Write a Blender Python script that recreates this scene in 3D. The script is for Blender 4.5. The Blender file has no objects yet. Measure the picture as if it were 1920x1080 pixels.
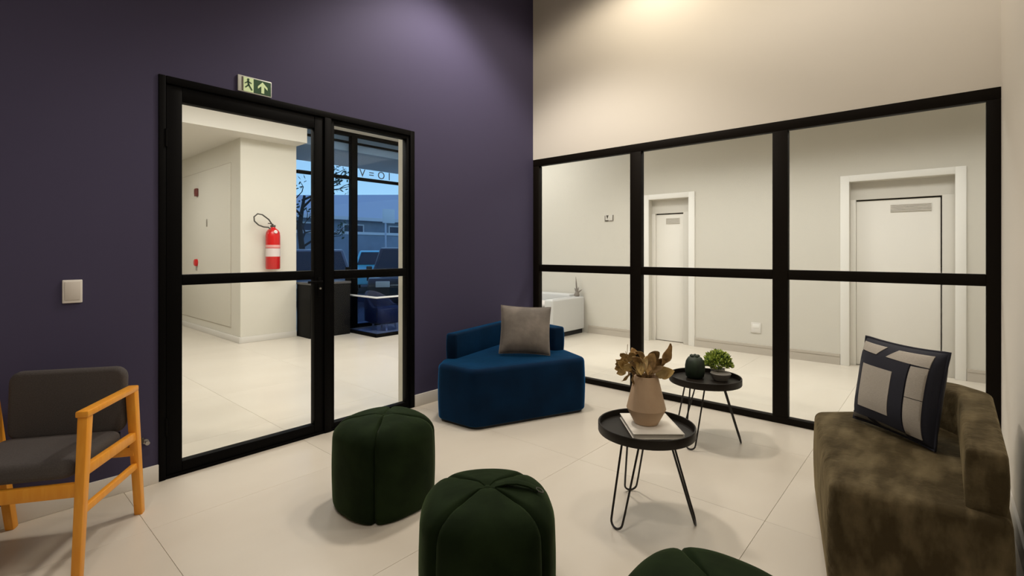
import bpy, bmesh, math, random
from mathutils import Vector, Matrix
random.seed(7)
C = bpy.context.scene.collection
PI = math.pi

# ------------------------------------------------------------------ camera
cd = bpy.data.cameras.new('camera'); cam = bpy.data.objects.new('camera', cd); C.objects.link(cam)
cam.location = (0, 0, 1.30)
cam.rotation_euler = (PI/2, 0, -math.radians(48.66))
cd.sensor_width = 36; cd.lens = 36*924/1920; cd.shift_y = -68/1920
cd.clip_start = 0.02; cd.clip_end = 300
bpy.context.scene.camera = cam
VS = bpy.context.scene.view_settings
VS.view_transform = 'Standard'; VS.look = 'None'; VS.gamma = 1; VS.use_curve_mapping = False
VS.exposure = 0.10

# ------------------------------------------------------------------ world: dusk sky
W = bpy.data.worlds.new('dusk'); bpy.context.scene.world = W; W.use_nodes = True
nt = W.node_tree; bg = nt.nodes['Background']
tc = nt.nodes.new('ShaderNodeTexCoord'); sep = nt.nodes.new('ShaderNodeSeparateXYZ')
rmp = nt.nodes.new('ShaderNodeValToRGB')
nt.links.new(tc.outputs['Generated'], sep.inputs[0]); nt.links.new(sep.outputs['Z'], rmp.inputs[0])
nt.links.new(rmp.outputs[0], bg.inputs[0])
rmp.color_ramp.elements[0].position = 0.0; rmp.color_ramp.elements[0].color = (0.42, 0.66, 0.80, 1)
rmp.color_ramp.elements[1].position = 0.6; rmp.color_ramp.elements[1].color = (0.10, 0.17, 0.36, 1)
e = rmp.color_ramp.elements.new(0.2); e.color = (0.30, 0.48, 0.68, 1)
bg.inputs[1].default_value = 1.5

# ------------------------------------------------------------------ lights
def area(name, loc, sx, sy, power, col, rot=(0, 0, 0), spread=None):
    l = bpy.data.lights.new(name, 'AREA'); l.shape = 'RECTANGLE'; l.size = sx; l.size_y = sy
    l.energy = power; l.color = col
    if spread: l.spread = spread
    o = bpy.data.objects.new(name, l); C.objects.link(o); o.location = loc; o.rotation_euler = rot
    return o
def spot(name, loc, power, col, angle, blend, radius=0.05, rot=(0, 0, 0)):
    l = bpy.data.lights.new(name, 'SPOT'); l.energy = power; l.color = col
    l.spot_size = math.radians(angle); l.spot_blend = blend; l.shadow_soft_size = radius
    o = bpy.data.objects.new(name, l); C.objects.link(o); o.location = loc; o.rotation_euler = rot
    return o
WARM = (1.0, 0.91, 0.80); NEUT = (1.0, 0.965, 0.92)
area('corridor_light', (5.45, 1.3, 2.97), 0.6, 4.4, 57, NEUT, spread=math.radians(140))
area('corridor_light', (5.6, 5.4, 3.28), 1.2, 1.6, 33, NEUT)
area('lobby_light', (2.4, 5.3, 3.28), 3.0, 1.6, 100, NEUT)
area('lobby_light', (0.8, 8.8, 2.90), 1.6, 1.2, 33, NEUT)
spot('room_downlight', (2.70, 2.60, 3.96), 180, WARM, 118, 0.45, 0.16)
spot('room_downlight', (3.35, 1.85, 3.96), 62, (1.0, 0.87, 0.68), 165, 0.3, 0.16)
spot('room_downlight', (0.4, 1.2, 3.96), 70, WARM, 130, 0.7, 0.16)
spot('room_downlight', (2.95, 0.50, 3.96), 48, WARM, 150, 0.5, 0.16)
spot('room_downlight', (-0.5, 0.9, 3.96), 38, WARM, 140, 0.7, 0.16)

# ------------------------------------------------------------------ materials
def mat(name, col, rough=0.6, metal=0.0, sheen=0.0, noise=None, bump=None, spec=0.5, rnd=0.0, coat=0.0, tint=None):
    m = bpy.data.materials.new(name); m.use_nodes = True
    t = m.node_tree; b = t.nodes['Principled BSDF']
    b.inputs['Base Color'].default_value = (*col, 1); b.inputs['Roughness'].default_value = rough
    b.inputs['Metallic'].default_value = metal; b.inputs['Specular IOR Level'].default_value = spec
    if coat: b.inputs['Coat Weight'].default_value = coat
    if sheen:
        b.inputs['Sheen Weight'].default_value = sheen; b.inputs['Sheen Roughness'].default_value = 0.35
        b.inputs['Sheen Tint'].default_value = (*(tint or [min(1, c*3+0.15) for c in col]), 1)
    tcn = t.nodes.new('ShaderNodeTexCoord')
    src = None
    if noise:                                   # (scale, colour2, low, high, stretch)
        sc, c2, lo, hi, st = noise
        mp = t.nodes.new('ShaderNodeMapping'); mp.inputs['Scale'].default_value = st
        n = t.nodes.new('ShaderNodeTexNoise'); n.inputs['Scale'].default_value = sc; n.inputs['Detail'].default_value = 5
        r = t.nodes.new('ShaderNodeValToRGB')
        r.color_ramp.elements[0].position = lo; r.color_ramp.elements[1].position = hi
        r.color_ramp.elements[0].color = (*col, 1); r.color_ramp.elements[1].color = (*c2, 1)
        t.links.new(tcn.outputs['Object'], mp.inputs[0]); t.links.new(mp.outputs[0], n.inputs['Vector'])
        t.links.new(n.outputs['Fac'], r.inputs[0]); src = r.outputs[0]
        t.links.new(src, b.inputs['Base Color'])
    if rnd:
        oi = t.nodes.new('ShaderNodeObjectInfo'); mr = t.nodes.new('ShaderNodeMapRange')
        mr.inputs['To Min'].default_value = 1-rnd; mr.inputs['To Max'].default_value = 1+rnd
        hs = t.nodes.new('ShaderNodeHueSaturation')
        t.links.new(oi.outputs['Random'], mr.inputs[0]); t.links.new(mr.outputs[0], hs.inputs['Value'])
        if src: t.links.new(src, hs.inputs['Color'])
        else: hs.inputs['Color'].default_value = (*col, 1)
        t.links.new(hs.outputs[0], b.inputs['Base Color'])
    if bump:                                    # (scale, strength, distance)
        n2 = t.nodes.new('ShaderNodeTexNoise'); n2.inputs['Scale'].default_value = bump[0]; n2.inputs['Detail'].default_value = 4
        bp = t.nodes.new('ShaderNodeBump'); bp.inputs['Strength'].default_value = bump[1]; bp.inputs['Distance'].default_value = bump[2]
        t.links.new(tcn.outputs['Object'], n2.inputs['Vector']); t.links.new(n2.outputs['Fac'], bp.inputs['Height'])
        t.links.new(bp.outputs[0], b.inputs['Normal'])
    return m
def glass_mat(name, tint=(1, 1, 1), refl=1.0):
    m = bpy.data.materials.new(name); m.use_nodes = True; t = m.node_tree
    for n in list(t.nodes):
        if n.type != 'OUTPUT_MATERIAL': t.nodes.remove(n)
    tr = t.nodes.new('ShaderNodeBsdfTransparent'); tr.inputs[0].default_value = (*tint, 1)
    gl = t.nodes.new('ShaderNodeBsdfGlossy'); gl.inputs['Roughness'].default_value = 0.02
    fr = t.nodes.new('ShaderNodeFresnel'); fr.inputs['IOR'].default_value = 1.25
    mu = t.nodes.new('ShaderNodeMath'); mu.operation = 'MULTIPLY'; mu.inputs[1].default_value = refl
    mx = t.nodes.new('ShaderNodeMixShader')
    t.links.new(fr.outputs[0], mu.inputs[0]); t.links.new(mu.outputs[0], mx.inputs[0])
    t.links.new(tr.outputs[0], mx.inputs[1]); t.links.new(gl.outputs[0], mx.inputs[2])
    t.links.new(mx.outputs[0], t.nodes['Material Output'].inputs[0])
    return m
M = {}
M['purple'] = mat('purple_paint', (0.062, 0.0555, 0.104), 0.7, bump=(60, 0.05, 0.002), spec=0.12)
M['white_wall'] = mat('warm_white_paint', (0.72, 0.68, 0.61), 0.7, bump=(70, 0.05, 0.002), spec=0.2)
M['corridor_wall'] = mat('corridor_white_paint', (0.70, 0.67, 0.60), 0.75, bump=(70, 0.05, 0.002), spec=0.2)
M['lobby_wall'] = mat('lobby_white_paint', (0.72, 0.69, 0.61), 0.75, bump=(70, 0.05, 0.002), spec=0.2)
M['ceiling'] = mat('ceiling_paint', (0.75, 0.72, 0.66), 0.8)
M['ceiling_dark'] = mat('ceiling_grey_paint', (0.30, 0.26, 0.22), 0.8)
M['tile'] = mat('porcelain_tile', (0.66, 0.60, 0.51), 0.32, noise=(1.1, (0.70, 0.645, 0.555), 0.35, 0.7, (1, 2.2, 1)), spec=0.4, rnd=0.02)
M['grout'] = mat('grout', (0.50, 0.45, 0.375), 0.9)
M['skirting'] = mat('white_skirting', (0.74, 0.71, 0.66), 0.5)
M['skirting_shaded'] = mat('shaded_skirting', (0.55, 0.50, 0.43), 0.5)  # shade of the corridor skirting face, put into the colour
M['black_metal'] = mat('black_powdercoat', (0.0022, 0.0020, 0.0020), 0.55, spec=0.06, bump=(300, 0.05, 0.0005))
M['brown_black_metal'] = mat('brown_black_powdercoat', (0.0075, 0.0055, 0.0038), 0.55, spec=0.08, bump=(300, 0.05, 0.0005))
M['glass'] = glass_mat('clear_glass', (0.97, 0.98, 0.97), 0.35)
M['glass_blue'] = glass_mat('street_glass', (0.80, 0.88, 0.95), 0.35)
M['door_white'] = mat('white_door_paint', (0.88, 0.85, 0.79), 0.5)
M['casing'] = mat('white_casing', (0.90, 0.88, 0.83), 0.5)
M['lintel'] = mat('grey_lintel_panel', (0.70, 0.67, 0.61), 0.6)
M['gap'] = mat('dark_gap', (0.03, 0.025, 0.02), 0.9)
M['plastic'] = mat('white_plastic', (0.78, 0.75, 0.70), 0.35)
M['plastic_in'] = mat('white_plastic_rocker', (0.66, 0.62, 0.57), 0.4)
M['blue'] = mat('blue_velvet', (0.0025, 0.011, 0.030), 0.8, sheen=0.8, tint=(0.02, 0.32, 0.85), noise=(4, (0.003, 0.018, 0.052), 0.35, 0.7, (1, 1, 1)), bump=(9, 0.15, 0.02), spec=0.06)
M['olive'] = mat('olive_velvet', (0.050, 0.037, 0.018), 0.8, sheen=0.45, tint=(0.45, 0.36, 0.20), noise=(6, (0.150, 0.117, 0.064), 0.42, 0.74, (0.8, 2.2, 1)), bump=(11, 0.6, 0.03), spec=0.06)
M['green'] = mat('green_velvet', (0.008, 0.0145, 0.0055), 0.8, sheen=0.40, tint=(0.16, 0.24, 0.10), noise=(7, (0.014, 0.025, 0.009), 0.4, 0.7, (1, 1, 1)), bump=(9, 0.2, 0.02), spec=0.05)
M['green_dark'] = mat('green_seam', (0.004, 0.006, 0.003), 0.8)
M['grey_velvet'] = mat('grey_velvet', (0.16, 0.142, 0.125), 0.75, sheen=0.4, noise=(9, (0.24, 0.21, 0.185), 0.4, 0.7, (1, 1, 1)), bump=(10, 0.3, 0.02), spec=0.2)
M['plinth'] = mat('black_plinth', (0.005, 0.005, 0.006), 0.7)
M['navy'] = mat('navy_fabric', (0.011, 0.012, 0.022), 0.85, sheen=0.1, bump=(250, 0.2, 0.002))
M['patch'] = mat('grey_linen', (0.36, 0.33, 0.28), 0.85, noise=(120, (0.44, 0.40, 0.35), 0.3, 0.7, (1, 1, 6)), bump=(200, 0.2, 0.002))
M['patch_dk'] = mat('dull_grey_linen', (0.13, 0.12, 0.10), 0.85, bump=(200, 0.2, 0.002))
M['wood'] = mat('orange_wood', (0.82, 0.315, 0.020), 0.42, noise=(7, (0.90, 0.40, 0.04), 0.3, 0.75, (8, 8, 1)), bump=(60, 0.06, 0.002))
M['chair_fabric'] = mat('charcoal_fabric', (0.060, 0.052, 0.050), 0.9, sheen=0.15, noise=(200, (0.085, 0.075, 0.072), 0.3, 0.7, (1, 1, 1)), bump=(350, 0.3, 0.002))
M['tray'] = mat('brown_black_tray', (0.013, 0.010, 0.007), 0.45, spec=0.2, bump=(150, 0.05, 0.001))
M['rod'] = mat('black_rod', (0.012, 0.009, 0.007), 0.4, spec=0.4)
M['clay'] = mat('tan_ceramic', (0.50, 0.345, 0.22), 0.65, noise=(18, (0.54, 0.385, 0.25), 0.3, 0.7, (1, 1, 1)), bump=(90, 0.1, 0.002))
M['book'] = mat('white_cover', (0.78, 0.74, 0.66), 0.6)
M['paper'] = mat('paper_edge', (0.62, 0.57, 0.48), 0.8)
M['leaf_dry'] = mat('dried_leaf', (0.42, 0.26, 0.10), 0.7, noise=(30, (0.20, 0.115, 0.04), 0.35, 0.7, (1, 1, 1)), rnd=0.3)
M['leaf_gold'] = mat('golden_dried_leaf', (0.56, 0.40, 0.16), 0.65, noise=(30, (0.30, 0.19, 0.06), 0.35, 0.7, (1, 1, 1)), rnd=0.3)
M['cactus'] = mat('dark_green_glaze', (0.012, 0.020, 0.012), 0.55, noise=(25, (0.02, 0.04, 0.018), 0.4, 0.7, (1, 1, 1)))
M['dish'] = mat('grey_ceramic', (0.17, 0.155, 0.135), 0.5)
M['moss'] = mat('bright_green_leaf', (0.24, 0.36, 0.04), 0.6, noise=(40, (0.55, 0.62, 0.14), 0.35, 0.7, (1, 1, 1)))
M['moss_dk'] = mat('deep_green_leaf', (0.05, 0.10, 0.02), 0.6)
M['pot'] = mat('white_pot', (0.75, 0.72, 0.66), 0.4)
M['red'] = mat('red_enamel', (0.62, 0.004, 0.006), 0.3, coat=0.3)
M['red_dull'] = mat('dark_red_plastic', (0.16, 0.03, 0.025), 0.4)
M['label_white'] = mat('printed_white', (0.72, 0.62, 0.60), 0.5)
M['label_pink'] = mat('printed_pink', (0.75, 0.35, 0.33), 0.5)
M['hose'] = mat('black_hose', (0.06, 0.055, 0.045), 0.5)
M['steel'] = mat('brushed_steel', (0.45, 0.43, 0.40), 0.35, metal=0.9)
M['sign_green'] = mat('sign_green', (0.008, 0.060, 0.016), 0.45)
M['sign_pale'] = mat('sign_pale_green', (0.72, 0.90, 0.52), 0.5)
M['sign_edge'] = mat('sign_edge', (0.62, 0.64, 0.58), 0.4)
M['sign_brown'] = mat('sign_brown', (0.08, 0.065, 0.045), 0.5)
M['white_uph'] = mat('white_upholstery', (0.62, 0.62, 0.61), 0.7, bump=(200, 0.1, 0.001))
M['pink_uph'] = mat('pale_cushion_fabric', (0.72, 0.68, 0.65), 0.8)
M['ornament'] = mat('grey_taupe', (0.25, 0.22, 0.19), 0.7)
M['cab'] = mat('anthracite_laminate', (0.008, 0.0078, 0.008), 0.6, spec=0.1)
M['cab_top'] = mat('grey_top', (0.07, 0.068, 0.07), 0.4)
M['navy_glass'] = glass_mat('navy_tinted_glass', (0.45, 0.55, 0.78), 0.4)
M['blue_uph'] = mat('deep_blue_leather', (0.012, 0.022, 0.065), 0.5)
M['asphalt'] = mat('asphalt', (0.10, 0.10, 0.105), 0.9, noise=(20, (0.14, 0.14, 0.145), 0.3, 0.7, (1, 1, 1)))
M['slate'] = mat('slate_render', (0.62, 0.66, 0.76), 0.8)
M['ext_wall'] = mat('blue_grey_render', (0.30, 0.37, 0.46), 0.85, noise=(2, (0.24, 0.30, 0.38), 0.4, 0.7, (1, 1, 1)))
M['ext_roof'] = mat('pale_roof_sheet', (0.75, 0.76, 0.80), 0.6)
M['ext_dark'] = mat('dark_shutter', (0.05, 0.08, 0.13), 0.6)
M['coping'] = mat('white_coping', (0.80, 0.82, 0.85), 0.6)
M['bark'] = mat('bark', (0.03, 0.03, 0.03), 0.9)
M['tree_leaf'] = mat('tree_leaf', (0.03, 0.07, 0.04), 0.7)
M['tyre'] = mat('tyre', (0.01, 0.01, 0.01), 0.8)
M['car_glass'] = mat('car_glass', (0.02, 0.03, 0.04), 0.1)
M['car_grey'] = mat('grey_car_paint', (0.16, 0.17, 0.19), 0.35, coat=0.5)
M['car_cyan'] = mat('cyan_car_paint', (0.25, 0.85, 0.95), 0.35, coat=0.5)
M['car_dark'] = mat('black_car_paint', (0.02, 0.02, 0.025), 0.35, coat=0.5)
M['car_lamp'] = mat('car_lamp', (0.6, 0.6, 0.6), 0.2)

# ------------------------------------------------------------------ helpers
def thing(name, label, cat, loc=(0, 0, 0), rz=0, group=None):
    o = bpy.data.objects.new(name, None); C.objects.link(o)
    o.empty_display_size = 0.05
    o.location = loc; o.rotation_euler = (0, 0, rz)
    o['label'] = label; o['category'] = cat
    if group: o['group'] = group
    return o
def root(name, loc=(0, 0, 0)):
    o = bpy.data.objects.new(name, None); C.objects.link(o); o.location = loc; o['kind'] = 'structure'
    o.empty_display_size = 0.05
    return o
def link(name, me, m, parent=None, smooth=False, loc=None, rz=0):
    if m is not None:
        me.materials.clear()
        for k in (m if isinstance(m, (list, tuple)) else [m]): me.materials.append(k)
    if smooth:
        for p in me.polygons: p.use_smooth = True
        try: me.set_sharp_from_angle(angle=math.radians(smooth if smooth is not True else 40))
        except Exception: pass
    o = bpy.data.objects.new(name, me); C.objects.link(o)
    if parent: o.parent = parent
    if loc: o.location = loc
    if rz: o.rotation_euler = (0, 0, rz)
    return o
def tag(o, label, cat, group=None):
    o['label'] = label; o['category'] = cat
    if group: o['group'] = group
    return o
class MB:
    def __init__(s): s.v = []; s.f = []; s.mi = []
    def add(s, vs, fs, mi=0):
        b = len(s.v); s.v += [tuple(v) for v in vs]; s.f += [tuple(b+i for i in f) for f in fs]; s.mi += [mi]*len(fs); return s
    def box(s, x0, x1, y0, y1, z0, z1, mi=0, mx=None):
        x0, x1 = sorted((x0, x1)); y0, y1 = sorted((y0, y1)); z0, z1 = sorted((z0, z1))
        vs = [(x0,y0,z0),(x1,y0,z0),(x1,y1,z0),(x0,y1,z0),(x0,y0,z1),(x1,y0,z1),(x1,y1,z1),(x0,y1,z1)]
        if mx is not None: vs = [tuple(mx @ Vector(v)) for v in vs]
        return s.add(vs, [(0,3,2,1),(4,5,6,7),(0,1,5,4),(1,2,6,5),(2,3,7,6),(3,0,4,7)], mi)
    def beam(s, p, q, w0, h0, w1=None, h1=None, up=(0, 0, 1), mi=0):
        """tapered rectangular bar from p to q"""
        p = Vector(p); q = Vector(q); d = (q-p).normalized(); u = Vector(up)
        sd = d.cross(u)
        if sd.length < 1e-4: sd = d.cross(Vector((1, 0, 0)))
        sd.normalize(); up2 = sd.cross(d).normalized()
        w1 = w0 if w1 is None else w1; h1 = h0 if h1 is None else h1
        vs = []
        for c, w, h in ((p, w0, h0), (q, w1, h1)):
            for a, b in ((-1,-1),(1,-1),(1,1),(-1,1)): vs.append(c+sd*(a*w/2)+up2*(b*h/2))
        return s.add(vs, [(0,1,2,3),(4,7,6,5),(0,4,5,1),(1,5,6,2),(2,6,7,3),(3,7,4,0)], mi)
    def tube(s, pts, r, n=8, mi=0, closed=False):
        pts = [Vector(p) for p in pts]; rs = r if isinstance(r, (list, tuple)) else [r]*len(pts)
        N = len(pts); rings = []; up = None
        for i, p in enumerate(pts):
            if closed: d = pts[(i+1) % N]-pts[i-1]
            else: d = pts[min(i+1, N-1)]-pts[max(i-1, 0)]
            d.normalize()
            if up is None:
                up = Vector((0, 0, 1)) if abs(d.z) < 0.9 else Vector((1, 0, 0))
            sd = d.cross(up).normalized(); up = sd.cross(d).normalized()
            rings.append([p+(sd*math.cos(2*PI*k/n)+up*math.sin(2*PI*k/n))*rs[i] for k in range(n)])
        vs = [v for rg in rings for v in rg]; fs = []
        for i in range(N if closed else N-1):
            j = (i+1) % N
            for k in range(n):
                fs.append((i*n+k, i*n+(k+1) % n, j*n+(k+1) % n, j*n+k))
        if not closed: fs += [tuple(range(n-1, -1, -1)), tuple((N-1)*n+k for k in range(n))]
        return s.add(vs, fs, mi)
    def lathe(s, prof, n=32, c=(0, 0), mi=0, caps=True, rmod=None):
        vs = []; fs = []
        for (r, z) in prof:
            for k in range(n):
                a = 2*PI*k/n; rr = r*(rmod(a, z) if rmod else 1)
                vs.append((c[0]+rr*math.cos(a), c[1]+rr*math.sin(a), z))
        for i in range(len(prof)-1):
            for k in range(n):
                fs.append((i*n+k, i*n+(k+1) % n, (i+1)*n+(k+1) % n, (i+1)*n+k))
        if caps: fs += [tuple(range(n-1, -1, -1)), tuple((len(prof)-1)*n+k for k in range(n))]
        return s.add(vs, fs, mi)
    def mesh(s, name='mesh', bevel=0, seg=2, fix=True):
        me = bpy.data.meshes.new(name); me.from_pydata(s.v, [], s.f)
        for p, k in zip(me.polygons, s.mi): p.material_index = k
        if fix or bevel:
            bm = bmesh.new(); bm.from_mesh(me)
            bmesh.ops.recalc_face_normals(bm, faces=bm.faces)
            if bevel:
                bmesh.ops.bevel(bm, geom=[e for e in bm.edges if len(e.link_faces) == 2 and e.calc_face_angle(0) > 0.5],
                                offset=bevel, segments=seg, affect='EDGES', profile=0.5, clamp_overlap=True)
            bm.to_mesh(me); bm.free()
        return me
    def build(s, name, m, parent=None, bevel=0, seg=2, smooth=False, **k):
        return link(name, s.mesh(name, bevel, seg), m, parent, smooth or (35 if bevel else False), **k)
def box(name, m, parent, x0, x1, y0, y1, z0, z1, bevel=0, seg=2):
    return MB().box(x0, x1, y0, y1, z0, z1).build(name, m, parent, bevel, seg)
def structure(o): o['kind'] = 'structure'; return o

def fillet(poly, rad, seg=5):
    out = []; n = len(poly)
    rad = rad if isinstance(rad, (list, tuple)) else [rad]*n
    for i in range(n):
        p = Vector(poly[i]); a = Vector(poly[i-1]); b = Vector(poly[(i+1) % n]); r = rad[i]
        da = (a-p); db = (b-p); la = da.length; lb = db.length; da /= la; db /= lb
        ang = math.acos(max(-1, min(1, da.dot(db)))); t = min(r/math.tan(ang/2), la*0.48, lb*0.48); r2 = t*math.tan(ang/2)
        if r2 < 1e-4: out.append(p); continue
        bis = (da+db).normalized(); c = p+bis*(r2/math.sin(ang/2))
        s0 = p+da*t-c; s1 = p+db*t-c; a0 = math.atan2(s0.y, s0.x); a1 = math.atan2(s1.y, s1.x)
        dlt = (a1-a0+PI) % (2*PI)-PI
        for k in range(seg+1):
            aa = a0+dlt*k/seg; out.append(c+Vector((math.cos(aa), math.sin(aa)))*r2)
    return out
def slab(poly, rad, z0, z1, er, dome=0.0, eseg=4, rbot=None, name='slab', cap_rings=True, bulge=0.0):
    """soft upholstered prism: filleted outline, rounded top and bottom edges"""
    area2 = sum(poly[i-1][0]*poly[i][1]-poly[i][0]*poly[i-1][1] for i in range(len(poly)))
    if area2 < 0:
        poly = list(reversed(poly))
        if isinstance(rad, (list, tuple)): rad = list(reversed(rad))
    o = fillet(poly, rad)
    # resample for even quads
    n = len(o); nor = []
    for i in range(n):
        d = (o[(i+1) % n]-o[i-1])
        d = d.normalized(); nor.append(Vector((d.y, -d.x)))
    prof = []; rb = er if rbot is None else rbot
    for k in range(eseg+1):
        a = PI/2*k/eseg; prof.append((rb*(1-math.sin(a)), z0+rb*(1-math.cos(a))))
    for k in range(1, 6):
        q = k/6; prof.append((-bulge*math.sin(PI*q), z0+rb+(z1-er-z0-rb)*q))
    for k in range(eseg+1):
        a = PI/2*k/eseg; prof.append((er*(1-math.cos(a)), z1-er+er*math.sin(a)))
    m = MB(); vs = []; fs = []
    for ins, z in prof:
        for i in range(n):
            p = o[i]-nor[i]*ins; vs.append((p.x, p.y, z))
    R = len(prof)
    for r in range(R-1):
        for i in range(n): fs.append((r*n+i, r*n+(i+1) % n, (r+1)*n+(i+1) % n, (r+1)*n+i))
    fs.append(tuple(range(n-1, -1, -1)))
    last = [Vector(v) for v in vs[(R-1)*n:]]
    if cap_rings:
        c = sum(last, Vector())/n; prev = (R-1)*n
        for k in range(1, 7):
            q = k/7; b = len(vs)
            for i in range(n):
                p = last[i].lerp(c, q); vs.append((p.x, p.y, z1+dome*(1-(1-q)**2)))
            for i in range(n): fs.append((prev+i, prev+(i+1) % n, b+(i+1) % n, b+i))
            prev = b
        b = len(vs); vs.append((c.x, c.y, z1+dome))
        for i in range(n): fs.append((prev+i, prev+(i+1) % n, b))
    else:
        fs.append(tuple((R-1)*n+i for i in range(n)))
    m.add(vs, fs); return m.mesh(name)

# ================================================================== THE SETTING
XG = 4.14; YP = 3.34; YB = 3.56; XF = 6.75; ZC = 3.99; ZL = 3.32; YF = 7.60
# floor: slab + porcelain tiles as pieces
fl = structure(box('floor', M['grout'], None, -2.8, 7.0, -2.3, 11.4, -0.12, -0.004))
tx, ty = 0.99, 1.07; tm = MB().box(0.0007, tx-0.0007, 0.0007, ty-0.0007, -0.010, 0.0).mesh('tile', 0.0008, 1); tm.materials.append(M['tile'])
for i in range(-3, 7):
    for j in range(-3, 10):
        x = 0.613+tx*i; y = 0.655+ty*j
        if x+tx < -1.5 or x > 6.7 or y > 10.9 or (y > YF-0.2 and x > 2.6): continue
        if x < -1 and y < 2: continue
        t = bpy.data.objects.new('tile', tm); C.objects.link(t); t.parent = fl; t.location = (x, y, 0)
DX0, DX1, DZ = 0.770, 2.556, 2.305        # door opening in purple wall
def wall_faces(o, test, idx):
    for p in o.data.polygons:
        if test(p.normal): p.material_index = idx
wl = MB().box(-2.7, DX0, YP, YB, 0, ZC+.1).box(DX1, XG+0.10, YP, YB, 0, ZC+.1).box(DX0, DX1, YP, YB, DZ, ZC+.1)
wl = structure(wl.build('wall_left', [M['lobby_wall'], M['purple']])); wall_faces(wl, lambda n: n.y < -0.9, 1)
wb = structure(MB().box(XG, XG+0.10, -0.25, YP, 2.288, ZC+.1).build('wall_back', M['white_wall']))
wr = structure(MB().box(-2.7, XG+0.10, -0.37, -0.25, 0, ZC+.1).build('wall_right', M['white_wall']))
structure(MB().box(-2.8, -2.7, -0.37, YB, 0, ZC+.1).build('wall_front', M['white_wall']))
structure(MB().box(-2.8, XG+.1, -0.37, YB, ZC+.1, ZC+.2).build('ceiling', M['ceiling_dark']))
structure(MB().box(-2.7, DX0, YP-0.014, YP, 0, 0.10).build('baseboard_left', M['skirting'], bevel=0.003))
structure(MB().box(DX1, XG, YP-0.014, YP, 0, 0.10).build('baseboard_left', M['skirting'], bevel=0.003))
structure(MB().box(-2.7, XG, -0.25, -0.236, 0, 0.10).build('baseboard_right', M['skirting'], bevel=0.003))
# corridor + lobby shells
structure(MB().box(XF+.22, XF+.32, -2.3, YF+.3, 0, 3.4).box(XF, XF+.22, 0.822, 2.672, 0, 3.4).box(XF, XF+.22, 3.262, YF+.3, 0, 3.4)
          .box(XF, XF+.22, -2.3, -0.073, 0, 3.4).box(XF, XF+.22, -0.073, 0.822, 2.09, 3.4).box(XF, XF+.22, 2.672, 3.262, 2.055, 3.4)
          .build('wall_corridor', M['corridor_wall']))
structure(MB().box(XG+.1, XF, -2.3, YB, 3.0, 3.1).build('ceiling_corridor', M['ceiling']))
structure(MB().box(XG+.1, XF, -2.4, -2.3, 0, 3.1).build('wall_corridor_end', M['corridor_wall']))
structure(MB().box(XG, XG+.1, -2.4, -0.37, 0, 3.1).build('wall_corridor_near', M['corridor_wall']))
structure(MB().box(-2.8, XF, YB, YF+.3, ZL, ZL+.1).build('ceiling_lobby', M['ceiling']))
structure(MB().box(-2.8, 3.5, 7.15, 11.5, 2.92, ZL).build('ceiling_soffit', M['ceiling']))
structure(MB().box(2.70, 3.50, 7.50, 11.3, 0, 2.92).build('wall_lobby', M['lobby_wall']))
structure(MB().box(-2.8, 2.7, 11.3, 11.4, 0, 3.0).build('wall_lobby_far', M['lobby_wall']))
structure(MB().box(-2.8, -2.7, YB, 11.4, 0, 3.4).build('wall_lobby_side', M['lobby_wall']))
for (x0, x1, y0, y1) in ((2.682, 2.70, 7.482, 11.3), (2.70, 3.50, 7.482, 7.50)):
    structure(MB().box(x0, x1, y0, y1, 0, 0.085).build('baseboard_lobby', M['skirting'], bevel=0.004))
for (y0, y1) in ((-2.3, -0.16), (0.91, 2.585), (3.35, 4.30)):
    o = MB().box(XF-.018, XF, y0, y1, 0, 0.095).box(XF-.022, XF, y0, y1, 0.095, 0.125, 1).build('baseboard_corridor', [M['skirting_shaded'], M['casing']])  # top-lit edge painted as a pale strip, face in a shaded tone
    structure(o)

# ---- glass wall = window_1 : stiles, mullions, rails, panes each their own
w1 = root('window_1', (XG+0.03, 0, 0))
def wpart(name, y0, y1, z0, z1, d=0.03, m='brown_black_metal', x=0.0): return box(name, M[m], w1, x-d, x+d, y0, y1, z0, z1, 0.004 if d > .01 else 0)
wpart('head_rail', -0.25, YP, 2.216, 2.288)
wpart('sill_rail', -0.25, YP, 0.0, 0.05)
cols = [(3.262, YP), (2.079, 2.191), (0.888, 0.994), (-0.25, -0.185)]
for i, (a, b) in enumerate(cols): wpart('stile' if i in (0, 3) else 'mullion', a, b, 0.05, 2.216)
for i in range(3):
    y1, y0 = cols[i][0], cols[i+1][1]
    wpart('transom', y0, y1, 1.090, 1.163, 0.027)
    wpart('pane', y0-.005, y1+.005, 0.045, 1.095, 0.004, 'glass'); wpart('pane', y0-.005, y1+.005, 1.158, 2.22, 0.004, 'glass')

# ---- black glazed door in the purple wall = door_1
d1 = root('door_1', (0, YP+0.035, 0))
def dp(name, x0, x1, z0, z1, dep=0.045, m='black_metal', par=None, y=0.0, bev=0.004):
    return box(name, M[m], par or d1, x0, x1, y-dep, y+dep, z0, z1, bev)
dp('jamb', DX0, 0.805, 0, DZ); dp('jamb', 2.512, DX1, 0, DZ); dp('frame_head', 0.805, 2.512, 2.262, DZ)
dp('mullion', 1.760, 1.812, 0, 2.262); dp('threshold', 0.805, 2.512, 0, 0.018, 0.04)
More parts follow.
